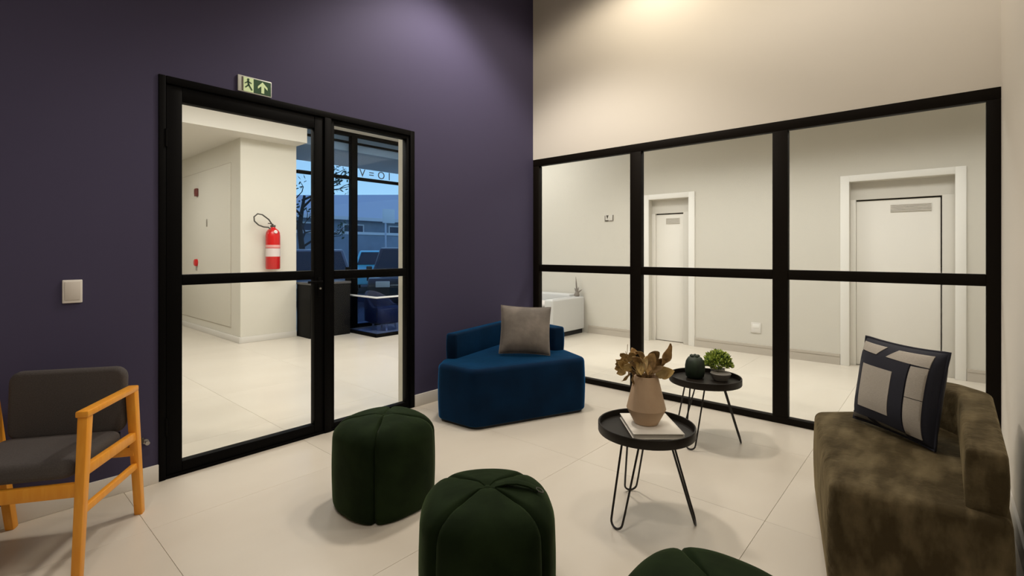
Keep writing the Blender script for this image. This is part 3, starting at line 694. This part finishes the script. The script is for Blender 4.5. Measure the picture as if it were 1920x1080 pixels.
# (right offset, height above vase mouth, depth, leaf length, width, direction right, up, fwd, curl, gold)
def P(r, hh, f): return RIGHT*(r*1.06-0.016)+FWD*f+Vector((0, 0, 0.186+max(hh, 0.014)))
specs = []
for (r, hh, f, L, Wd, dr, du, df, curl, gold) in [
    (0.085, 0.055, 0.00, 0.115, 0.075, 0.30, 1.0, 0.1, 0.35, 0), (0.060, 0.020, -0.03, 0.085, 0.060, 0.9, 0.10, -0.3, -0.6, 1),
    (0.055, 0.055, 0.01, 0.075, 0.055, 0.8, 0.5, 0.0, 0.5, 0), (0.030, 0.055, 0.00, 0.105, 0.055, 0.35, 1.0, 0.2, 1.5, 0),
    (0.020, 0.040, -0.02, 0.090, 0.060, 0.15, 1.0, -0.4, -0.7, 0), (0.015, 0.070, 0.02, 0.090, 0.040, -0.15, 1.0, 0.1, 1.6, 1),
    (-0.010, 0.050, -0.02, 0.110, 0.045, -0.35, 1.0, -0.1, 1.3, 0), (-0.020, 0.020, -0.045, 0.100, 0.038, 0.20, 0.9, -0.2, -1.2, 1),
    (-0.030, 0.040, 0.00, 0.100, 0.040, -0.5, 1.0, 0.2, -0.8, 0), (-0.055, 0.030, -0.01, 0.095, 0.045, -1.0, 0.55, 0.0, 0.5, 1),
    (-0.050, 0.075, 0.00, 0.060, 0.045, -0.5, 0.9, -0.1, 0.9, 1), (-0.080, 0.055, -0.01, 0.060, 0.040, -1.0, 0.35, -0.1, -0.6, 1),
    (-0.075, 0.085, 0.01, 0.045, 0.032, -0.6, 0.7, 0.1, 0.8, 1), (-0.095, 0.045, 0.00, 0.050, 0.034, -1.0, -0.2, 0.0, 0.7, 1),
    (-0.070, 0.020, -0.01, 0.060, 0.032, -0.4, -0.9, -0.1, -0.6, 1), (-0.055, 0.010, -0.02, 0.060, 0.030, -0.25, -1.0, -0.2, 0.5, 0),
    (-0.040, 0.095, 0.01, 0.045, 0.036, -0.1, 1.0, 0.0, -0.9, 0), (0.000, 0.000, -0.045, 0.090, 0.030, 0.35, 0.8, -0.3, -1.3, 0),
    (0.025, 0.005, -0.045, 0.085, 0.030, 0.6, 0.7, -0.2, -1.0, 0), (-0.035, 0.000, -0.045, 0.105, 0.030, 0.1, 1.0, -0.1, -1.4, 1),
    (0.040, 0.010, 0.02, 0.075, 0.040, 0.7, 0.6, 0.4, 0.8, 0), (-0.090, 0.075, 0.0, 0.035, 0.028, -1.0, 0.3, -0.5, 0.4, 1),
    (-0.020, -0.005, -0.050, 0.085, 0.034, -0.15, 0.9, -0.3, -1.6, 1), (0.010, -0.010, -0.050, 0.080, 0.034, 0.1, 0.9, -0.3, -1.5, 0), (0.045, -0.002, -0.045, 0.070, 0.040, 0.8, 0.2, -0.3, -0.9, 1),
    (-0.065, 0.045, -0.02, 0.055, 0.040, -0.8, 0.6, -0.4, 0.6, 1), (-0.085, 0.030, -0.01, 0.050, 0.036, -0.9, -0.4, -0.2, -0.5, 1), (-0.060, 0.060, 0.02, 0.050, 0.040, -0.3, 0.9, 0.3, 0.7, 1),
    (-0.105, 0.060, 0.00, 0.040, 0.030, -1.0, 0.1, -0.3, 0.6, 1), (0.075, 0.015, 0.0, 0.060, 0.055, 0.9, 0.3, -0.2, 0.3, 1)]:
    base = P(r, hh, f); d = (RIGHT*dr+FWD*df+Vector((0, 0, du))).normalized()
    side = (FWD*(0.5+lrng.uniform(-.4, .4))*(-1)+RIGHT*lrng.uniform(-.5, .5)); nrm = (side-d*side.dot(d)).normalized()
    yv = nrm.cross(d).normalized()
    mtx = Matrix.Translation(base) @ Matrix((d, yv, nrm)).transposed().to_4x4()
    o = link('leaf', leaf_mesh(L, Wd, curl), M['leaf_gold' if gold else 'leaf_dry'], bq, smooth=60); o.matrix_local = mtx
    specs.append(base)
for b_ in specs:
    st = Vector((b_.x*0.12, b_.y*0.12, -0.02)); mid = Vector((b_.x*0.36, b_.y*0.36, 0.190))
    MB().tube([st, mid, b_], 0.0018, 5).build('stem', M['leaf_dry'], bq, smooth=True)
for r, hh in ((-0.072, 0.155), (-0.082, 0.12)):
    e2 = P(r, hh, 0.0); MB().tube([P(-0.05, 0.05, 0), P(-0.075, 0.10, 0), e2], 0.0014, 5).build('stem', M['leaf_gold'], bq, smooth=True)

# small things on the farther table
cb = thing('cactus_ornament', 'dark green ribbed cactus ornament on the farther tray table', 'ornament', (3.435, 1.318, ZT))
pr = [(0.050, 0), (0.060, 0.012), (0.066, 0.05), (0.066, 0.085), (0.060, 0.115), (0.045, 0.140), (0.022, 0.152), (0.006, 0.146)]
MB().lathe(pr, 48, rmod=lambda a, z: 1+0.05*abs(math.cos(2.5*a))-0.03).build('ribbed_body', M['cactus'], cb, smooth=70)
for k in range(5):
    a = k*2*PI/5+0.3
    MB().lathe([(0.004, 0.138), (0.014, 0.146), (0.012, 0.156), (0.003, 0.161)], 12, (0.022*math.cos(a), 0.022*math.sin(a))).build('crown_lobe', M['cactus'], cb, smooth=70)
di = thing('stone_dish', 'low grey ceramic dish in front of the bright green plant', 'dish', (3.477, 1.156, ZT))
MB().lathe([(0.030, 0), (0.045, 0.002), (0.063, 0.036), (0.067, 0.048), (0.064, 0.051), (0.052, 0.046), (0.0, 0.044)], 40).build('dish_body', M['dish'], di, smooth=40)
pt = thing('potted_plant', 'bushy bright green plant in a small white pot on the farther table', 'plant', (3.585, 1.212, ZT))
MB().lathe([(0.034, 0), (0.040, 0.003), (0.048, 0.050), (0.047, 0.053), (0.043, 0.050), (0.040, 0.040)], 32).build('pot', M['pot'], pt, smooth=40)
fo = [MB(), MB()]; prng = random.Random(5)
for k in range(1000):
    a = prng.uniform(0, 2*PI); el = math.asin(prng.uniform(-0.15, 1)); rr = prng.uniform(0.45, 1.0)
    d = Vector((math.cos(a)*math.cos(el), math.sin(a)*math.cos(el), math.sin(el)))
    c = Vector((d.x*0.089*rr, d.y*0.089*rr, 0.080+max(-0.022, d.z*0.090*rr)))
    dd = (d+Vector((prng.uniform(-.6, .6), prng.uniform(-.6, .6), prng.uniform(-.2, .7)))).normalized()
    s = dd.cross(Vector((prng.uniform(-1, 1), prng.uniform(-1, 1), prng.uniform(-1, 1)))).normalized(); nn = s.cross(dd)
    L = prng.uniform(0.020, 0.031); w_ = L*0.34
    fo[0 if prng.random() < 0.72 else 1].add([c, c+dd*L*.5+s*w_+nn*.003, c+dd*L+nn*.002, c+dd*L*.5-s*w_+nn*.003, c+dd*L*.5-nn*.004], [(0, 1, 4), (1, 2, 4), (2, 3, 4), (3, 0, 4), (0, 3, 2, 1)])
fo[0].build('foliage', M['moss'], pt)['kind'] = 'stuff'
fo[1].build('foliage', M['moss_dk'], pt)['kind'] = 'stuff'
stm = MB()
for k in range(14):
    a = k*2*PI/14; stm.tube([(0.015*math.cos(a), 0.015*math.sin(a), 0.035), (0.04*math.cos(a), 0.04*math.sin(a), 0.09)], 0.002, 5)
stm.build('stems', M['moss_dk'], pt)['kind'] = 'stuff'

# ================================================================== CORRIDOR THINGS
ws = thing('white_sofa', 'white sofa with a boxy arm behind the glass wall', 'sofa', (6.30, 4.36, 0))
link('arm', slab([(-0.43, 0), (0.42, 0), (0.42, 0.16), (-0.43, 0.16)], 0.02, 0.075, 0.585, 0.03, 0, 4, 0.006, cap_rings=False), M['white_uph'], ws, smooth=50)
link('seat', slab([(-0.40, 0.165), (0.22, 0.165), (0.22, 1.65), (-0.40, 1.65)], 0.03, 0.075, 0.40, 0.03, 0.004, 4), M['white_uph'], ws, smooth=50)
link('back', slab([(0.225, 0.165), (0.42, 0.165), (0.42, 1.65), (0.225, 1.65)], 0.03, 0.075, 0.62, 0.03, 0, 4, cap_rings=False), M['white_uph'], ws, smooth=50)
link('arm', slab([(-0.43, 1.655), (0.42, 1.655), (0.42, 1.815), (-0.43, 1.815)], 0.02, 0.075, 0.585, 0.03, 0, 4, 0.006, cap_rings=False), M['white_uph'], ws, smooth=50)
box('plinth', M['plinth'], ws, -0.40, 0.40, 0.03, 1.79, 0.0, 0.075)
pc = thing('seat_pillow', 'pale pillow lying on the white sofa seat beside its arm', 'cushion', (6.06, 4.78, 0.403))
o = link('pillow_body', cushion_mesh(0.42, 0.40, 0.13, 14), M['pink_uph'], pc, smooth=80); o.matrix_local = Matrix.Translation((0, 0, 0.07)) @ Matrix.Rotation(PI/2, 4, 'X')
orn = thing('spindly_ornament', 'small grey spiky ornament standing on the arm of the white sofa', 'ornament', (6.63, 4.445, 0.5855))
MB().lathe([(0.035, 0), (0.045, 0.02), (0.03, 0.06), (0.012, 0.09), (0.010, 0.10)], 16).build('ornament_base', M['ornament'], orn, smooth=60)
for k, (dx, dy, L) in enumerate(((0.0, 0.02, 0.28), (-0.02, -0.05, 0.12), (0.03, -0.08, 0.08), (0.01, 0.05, 0.10), (-0.03, -0.02, 0.15))):
    MB().tube([(0, 0, 0.04), (dx*.6, dy*.6, 0.04+L*.6), (dx, dy, 0.03+L)], [0.016, 0.012, 0.003], 6).build('spike', M['ornament'], orn, smooth=60)
ps = thing('wall_sign', 'small plate with two dark pictograms on the corridor wall', 'sign', (XF, 3.928, 1.822))
MB().box(-0.006, 0, -0.082, 0.082, -0.050, 0.050).build('plate', M['lintel'], ps, 0.003)
MB().box(-0.008, -0.005, 0.060, 0.075, -0.050, 0.040).build('mark', M['ornament'], ps)
MB().add([(-0.009, 0.048, 0.045), (-0.009, 0.005, 0.045), (-0.009, 0.026, -0.012), (-0.005, 0.048, 0.045), (-0.005, 0.005, 0.045), (-0.005, 0.026, -0.012)],
         [(0, 1, 2), (3, 5, 4), (0, 3, 4, 1), (1, 4, 5, 2), (2, 5, 3, 0)]).box(-0.009, -0.005, 0.004, 0.060, -0.050, -0.030).build('pictogram', M['sign_brown'], ps)
MB().box(-0.008, -0.005, -0.078, -0.065, -0.040, 0.045).build('mark', M['sign_brown'], ps)
MB().box(-0.008, -0.005, -0.070, -0.005, -0.050, -0.036).build('mark', M['ornament'], ps)
ol = thing('wall_socket', 'white socket plate low on the corridor wall between the doors', 'socket', (XF, 1.807, 0.335))
MB().box(-0.010, 0, -0.058, 0.058, -0.065, 0.065).build('plate', M['plastic'], ol, 0.004, 2)
MB().box(-0.012, -0.009, -0.040, 0.040, -0.005, 0.048).build('socket_insert', M['casing'], ol, 0.002)

# ================================================================== LOBBY THINGS
fe = thing('fire_extinguisher', 'red fire extinguisher with a looped hose hung on the lobby wall', 'extinguisher', (3.105, 7.392, 1.045))
R = 0.098
MB().lathe([(R-.012, 0), (R, 0.012), (R, 0.49), (R*0.93, 0.54), (R*0.7, 0.575), (0.035, 0.60), (0.03, 0.615)], 32).build('cylinder', M['red'], fe, smooth=50)
MB().lathe([(R+.0012, 0.315), (R+.0012, 0.355)], 32, caps=False).build('label_band', M['label_pink'], fe, smooth=True)
MB().lathe([(R+.0012, 0.185), (R+.0012, 0.305)], 32, caps=False).build('label_band', M['label_white'], fe, smooth=True)
v_ = MB().box(-0.028, 0.028, -0.028, 0.028, 0.612, 0.645).build('valve', M['hose'], fe, 0.004)
MB().beam((0.0, -0.01, 0.655), (-0.09, -0.06, 0.665), 0.022, 0.010).build('lever', M['hose'], v_, 0.002)
MB().lathe([(0.026, 0), (0.026, 0.006)], 16).build('gauge', M['label_white'], fe).matrix_local = Matrix.Translation((0.0, -R*0.94, 0.545)) @ Matrix.Rotation(PI/2-.3, 4, 'X')
hp = [(-0.01, -0.03, 0.63), (-0.08, -0.05, 0.72), (-0.17, -0.05, 0.785), (-0.23, -0.04, 0.795), (-0.275, -0.03, 0.75), (-0.27, -0.03, 0.69), (-0.22, -0.05, 0.635), (-0.16, -0.07, 0.61), (-0.10, -0.09, 0.605), (-0.075, -0.095, 0.58)]
MB().tube(hp, 0.010, 8).build('hose', M['hose'], fe, smooth=60)
MB().box(-0.04, 0.04, R*.8, 0.108, 0.42, 0.50).build('wall_bracket', M['steel'], fe)
cpnt = thing('fire_call_point', 'red round fire call point on the white lobby panel', 'alarm', (2.688, 9.33, 1.12))
MB().lathe([(0.060, 0), (0.060, 0.03), (0.045, 0.042)], 20).build('red_disc', M['red'], cpnt, smooth=40).rotation_euler = (0, -PI/2, 0)
MB().box(-0.016, 0, -0.02, 0.02, -0.13, -0.075).build('tag_plate', M['steel'], cpnt)
al = thing('alarm_sounder', 'dark red alarm box high on the white lobby panel', 'alarm', (2.688, 9.30, 2.28))
MB().box(-0.04, 0, -0.045, 0.045, -0.065, 0.065).build('housing', M['red_dull'], al, 0.008)
MB().box(-0.046, -0.038, -0.03, 0.03, -0.03, 0.04).build('lens', M['red_dull'], al, 0.004)

cbn = thing('low_cabinet', 'low anthracite cabinet with a grey top in front of the street glazing', 'cabinet', (3.52, 7.10, 0))
box('body', M['cab'], cbn, 0.0, 0.66, 0.0, 0.42, 0.0, 0.80, 0.004); box('worktop', M['cab_top'], cbn, -0.01, 0.67, -0.012, 0.43, 0.80, 0.835, 0.004)
dd = box('door', M['cab'], cbn, 0.01, 0.325, -0.016, -0.001, 0.03, 0.79, 0.003); box('handle', M['gap'], dd, 0.29, 0.30, -0.026, -0.016, 0.35, 0.52, 0.002)
dd = box('door', M['cab'], cbn, 0.335, 0.65, -0.016, -0.001, 0.03, 0.79, 0.003); box('handle', M['gap'], dd, 0.36, 0.37, -0.026, -0.016, 0.35, 0.52, 0.002)
sc = thing('glazed_screen', 'low dark tinted glass screen with a black base and pale top rail', 'screen', (4.25, 6.47, 0))
box('base_rail', M['black_metal'], sc, -0.02, 0.02, 0.0, 0.86, 0.0, 0.05, 0.003); box('base_rail', M['black_metal'], sc, -0.02, 1.10, -0.02, 0.02, 0.0, 0.05, 0.003)
box('post', M['black_metal'], sc, -0.03, 0.03, 0.78, 0.86, 0.05, 1.05, 0.003); box('post', M['black_metal'], sc, 1.05, 1.10, -0.02, 0.02, 0.05, 0.62, 0.003)
box('pane', M['navy_glass'], sc, -0.005, 0.005, 0.0, 0.78, 0.05, 0.59); box('pane', M['navy_glass'], sc, 0.006, 1.05, -0.005, 0.005, 0.05, 0.59)
box('top_rail', M['coping'], sc, -0.012, 0.012, -0.012, 0.80, 0.59, 0.615, 0.003); box('top_rail', M['coping'], sc, 0.012, 1.06, -0.012, 0.012, 0.59, 0.615, 0.003)
tcch = thing('tub_chair', 'dark blue round-backed tub chair behind the low tinted screen', 'armchair', (4.80, 7.08, 0), 0.4)
MB().lathe([(0.24, 0.12), (0.27, 0.14), (0.27, 0.36), (0.25, 0.38), (0.0, 0.385)], 28).build('seat', M['blue_uph'], tcch, smooth=50)
m = MB(); vs = []; fs = []; N = 20
for i in range(N+1):
    a = PI*(-0.05+1.1*i/N); hh = 0.40+0.24*math.sin(max(0, min(PI, a)))**0.8
    for r_, z in ((0.27, 0.16), (0.32, 0.16), (0.33, hh-0.03), (0.31, hh), (0.28, hh), (0.265, hh-0.03)): vs.append((r_*math.cos(a), r_*math.sin(a), z))
for i in range(N):
    for k in range(6): fs.append((i*6+k, i*6+(k+1) % 6, (i+1)*6+(k+1) % 6, (i+1)*6+k))
fs += [tuple(range(6)), tuple(N*6+k for k in range(5, -1, -1))]
m.add(vs, fs).build('back_shell', M['blue_uph'], tcch, smooth=50)
for a in (0.8, 2.3, 3.9, 5.5): MB().tube([(0.17*math.cos(a), 0.17*math.sin(a), 0.14), (0.20*math.cos(a), 0.20*math.sin(a), 0)], [0.02, 0.014], 8).build('leg', M['coping'], tcch)

# ================================================================== STREET
structure(box('street', M['asphalt'], None, -4, 34, YF+.06, 40, -0.18, -0.125))
structure(box('canopy', M['slate'], None, 3.5, 12, YF+.06, 9.1, 3.02, 3.30))
structure(MB().box(4, 30, 20, 20.3, -0.125, 2.08).build('wall_street', M['ext_wall']))
structure(MB().box(4, 30, 19.95, 20.35, 2.08, 2.20).build('trim_1', M['coping']))
hb = thing('house', 'blue-grey house with a pale pitched roof beyond the street wall', 'house', (17, 27, -0.125))
box('wall', M['ext_wall'], hb, -6, 10, 0, 8, 0, 3.6)
rf = MB().add([(-6.6, -0.6, 3.5), (10.6, -0.6, 3.5), (10.6, 4, 6.2), (-4.0, 4, 4.9), (-6.6, -0.6, 3.3), (10.6, -0.6, 3.3), (10.6, 4, 5.9), (-4.0, 4, 4.6), (10.6, 8.6, 3.5), (-6.6, 8.6, 3.5), (10.6, 8.6, 3.3), (-6.6, 8.6, 3.3)],
    [(0, 1, 2, 3), (4, 7, 6, 5), (0, 4, 5, 1), (3, 2, 8, 9), (7, 11, 10, 6), (8, 10, 11, 9), (0, 3, 9, 11, 7, 4), (1, 5, 6, 10, 8, 2)]).build('roof', M['ext_roof'], hb)
for x in (-4.6, -1.6, 1.6, 5.0):
    wn = box('window', M['coping'], hb, x, x+1.4, -0.06, 0, 1.9, 3.1); box('pane', M['ext_dark'], wn, x+.08, x+1.32, -0.07, -0.05, 1.98, 3.02)
box('door', M['ext_dark'], hb, -3.0, -2.0, -0.05, 0.0, 0.1, 2.2)
def car(name, label, loc, rz, m, L=4.0, Wd=1.7, H=1.45):
    t = thing(name, label, 'car', loc, rz, 'cars parked in the street')                     # nose towards -y
    hw = Wd/2
    lower = [(-L/2, 0.32), (-L/2, 0.66), (-L/2+.10, 0.80), (-L*0.20, 0.92), (L*0.46, 0.96), (L/2, 0.80), (L/2, 0.32)]
    m_ = MB(); n = len(lower)
    m_.add([(-hw, y, z) for y, z in lower]+[(hw, y, z) for y, z in lower], [tuple(range(n)), tuple(range(2*n-1, n-1, -1))]+[(i, i+n, (i+1) % n+n, (i+1) % n) for i in range(n)])
    m_.build('body', m, t, 0.05, 3)
    cab = [(-L*0.21, 0.92), (-L*0.06, H-.03), (L*0.05, H), (L*0.30, H-.02), (L*0.44, 0.95)]; n = len(cab); k = 0.84
    c = MB(); wt = lambda z: hw*(0.97-(0.97-0.78)*(z-0.92)/(H-0.92))
    c.add([(-wt(z), y, z) for y, z in cab]+[(wt(z), y, z) for y, z in cab], [tuple(range(n)), tuple(range(2*n-1, n-1, -1))]+[(i, i+n, (i+1) % n+n, (i+1) % n) for i in range(n)])
    c.build('cabin', m, t, 0.04, 3)
    y0, z0, y1, z1 = -L*0.205, 0.95, -L*0.072, H-.09
    MB().add([(-wt(z0)*.9, y0-.012, z0+.02), (wt(z0)*.9, y0-.012, z0+.02), (wt(z1)*.88, y1-.03, z1+.02), (-wt(z1)*.88, y1-.03, z1+.02), (-wt(z0)*.9, y0+.03, z0), (wt(z0)*.9, y0+.03, z0), (wt(z1)*.88, y1+.03, z1), (-wt(z1)*.88, y1+.03, z1)],
        [(0, 1, 2, 3), (7, 6, 5, 4), (0, 4, 5, 1), (1, 5, 6, 2), (2, 6, 7, 3), (3, 7, 4, 0)]).build('windscreen', M['car_glass'], t)
    for s in (-1, 1):
        MB().add([(s*(wt(0.97)+.004), -L*.13, 0.97), (s*(wt(0.97)+.004), L*.36, 0.99), (s*(wt(H-.1)+.004), L*.27, H-.1), (s*(wt(H-.1)+.004), -L*.035, H-.1),
                  (s*(wt(0.97)-.03), -L*.13, 0.97), (s*(wt(0.97)-.03), L*.36, 0.99), (s*(wt(H-.1)-.03), L*.27, H-.1), (s*(wt(H-.1)-.03), -L*.035, H-.1)],
                 [(0, 1, 2, 3), (7, 6, 5, 4), (0, 4, 5, 1), (1, 5, 6, 2), (2, 6, 7, 3), (3, 7, 4, 0)]).build('side_window', M['car_glass'], t)
        MB().box(s*hw*.62-.16, s*hw*.62+.16, -L/2-.015, -L/2+.03, 0.60, 0.74).build('headlamp', M['car_lamp'], t, 0.01)
        MB().box(s*hw*1.0, s*(hw+.14), -L*.15, -L*.12, 0.95, 1.05).build('door_mirror', m, t, 0.02)
        for yy in (-L*0.30, L*0.30):
            wh = MB().lathe([(0.29, -0.09), (0.31, -0.07), (0.31, 0.07), (0.29, 0.09)], 24).build('wheel', M['tyre'], t, smooth=40)
            wh.matrix_local = Matrix.Translation((s*(hw-.08), yy, 0.31)) @ Matrix.Rotation(PI/2, 4, 'Y')
            MB().lathe([(0.19, -0.095), (0.19, 0.095)], 16).build('hub', M['car_lamp'], wh)
    MB().box(-hw*.45, hw*.45, -L/2-.012, -L/2+.02, 0.45, 0.58).build('grille', M['car_glass'], t)
    return t
def facing(x, y): return math.atan2(y, x)-PI/2
for lab, x, y, m_, L, Wd, H in (('grey car parked nearest the glazing, left of the dark mullion', 6.345, 12.47, 'car_grey', 4.0, 1.7, 1.50),
                            ('black car parked right of the dark mullion in the street', 8.30, 11.15, 'car_dark', 4.2, 1.8, 1.55),
                            ('bright cyan car parked farther back by the street wall', 10.58, 15.98, 'car_cyan', 3.9, 1.7, 1.48)):
    car('car', lab, (x, y, -0.125), facing(x, y), M[m_], L, Wd, H)
tr = thing('street_tree', 'bare branched tree with a few dark leaves beside the street wall', 'tree', (8.9, 18.6, -0.125))
trng = random.Random(3)
MB().tube([(0, 0, 0), (0.05, 0, 1.2), (-0.05, 0.1, 2.4), (0.1, 0, 3.6)], [0.14, 0.12, 0.10, 0.05], 8).build('trunk', M['bark'], tr, smooth=60)
lv = MB()
def twig(p, d, L, r, lev):
    q = p+d*L*0.5+Vector((trng.uniform(-.1, .1), trng.uniform(-.1, .1), 0.02))*L; e_ = p+d*L
    br.tube([p, q, e_], [r, r*.8, r*.5], 5)
    if lev == 0:
        for _ in range(5):
            c = e_+Vector((trng.uniform(-.25, .25), trng.uniform(-.25, .25), trng.uniform(-.2, .25))); s = Vector((trng.uniform(-1, 1), trng.uniform(-1, 1), trng.uniform(-1, 1))).normalized()*0.09; n_ = s.orthogonal().normalized()*0.05
            lv.add([c-s, c+n_, c+s, c-n_, c+s.cross(n_)*1.2], [(0, 1, 4), (1, 2, 4), (2, 3, 4), (3, 0, 4), (0, 3, 2, 1)])
        return
    for _ in range(3):
        twig(q if trng.random() < .4 else e_, (d+Vector((trng.uniform(-.8, .8), trng.uniform(-.8, .8), trng.uniform(-.3, .6)))).normalized(), L*0.68, r*.6, lev-1)
for k in range(7):
    br = MB(); a = k*2*PI/7+.2; z = 1.6+k*0.3
    twig(Vector((0.02, 0.03, z)), Vector((math.cos(a), math.sin(a), 0.45)).normalized(), 1.25, 0.05, 2)
    br.build('branch', M['bark'], tr)
lv.build('foliage', M['tree_leaf'], tr)['kind'] = 'stuff'
pb = thing('street_notice', 'pale square notice board on a post by the street wall', 'sign', (13.15, 19.4, -0.125))
box('board', M['coping'], pb, -0.10, 0.55, -0.04, 0.0, 2.75, 3.40, 0.005); MB().tube([(0.1, 0.04, 0), (0.1, 0.04, 3.3)], 0.04, 8).build('post', M['slate'], pb)
print('objects', len(bpy.data.objects))
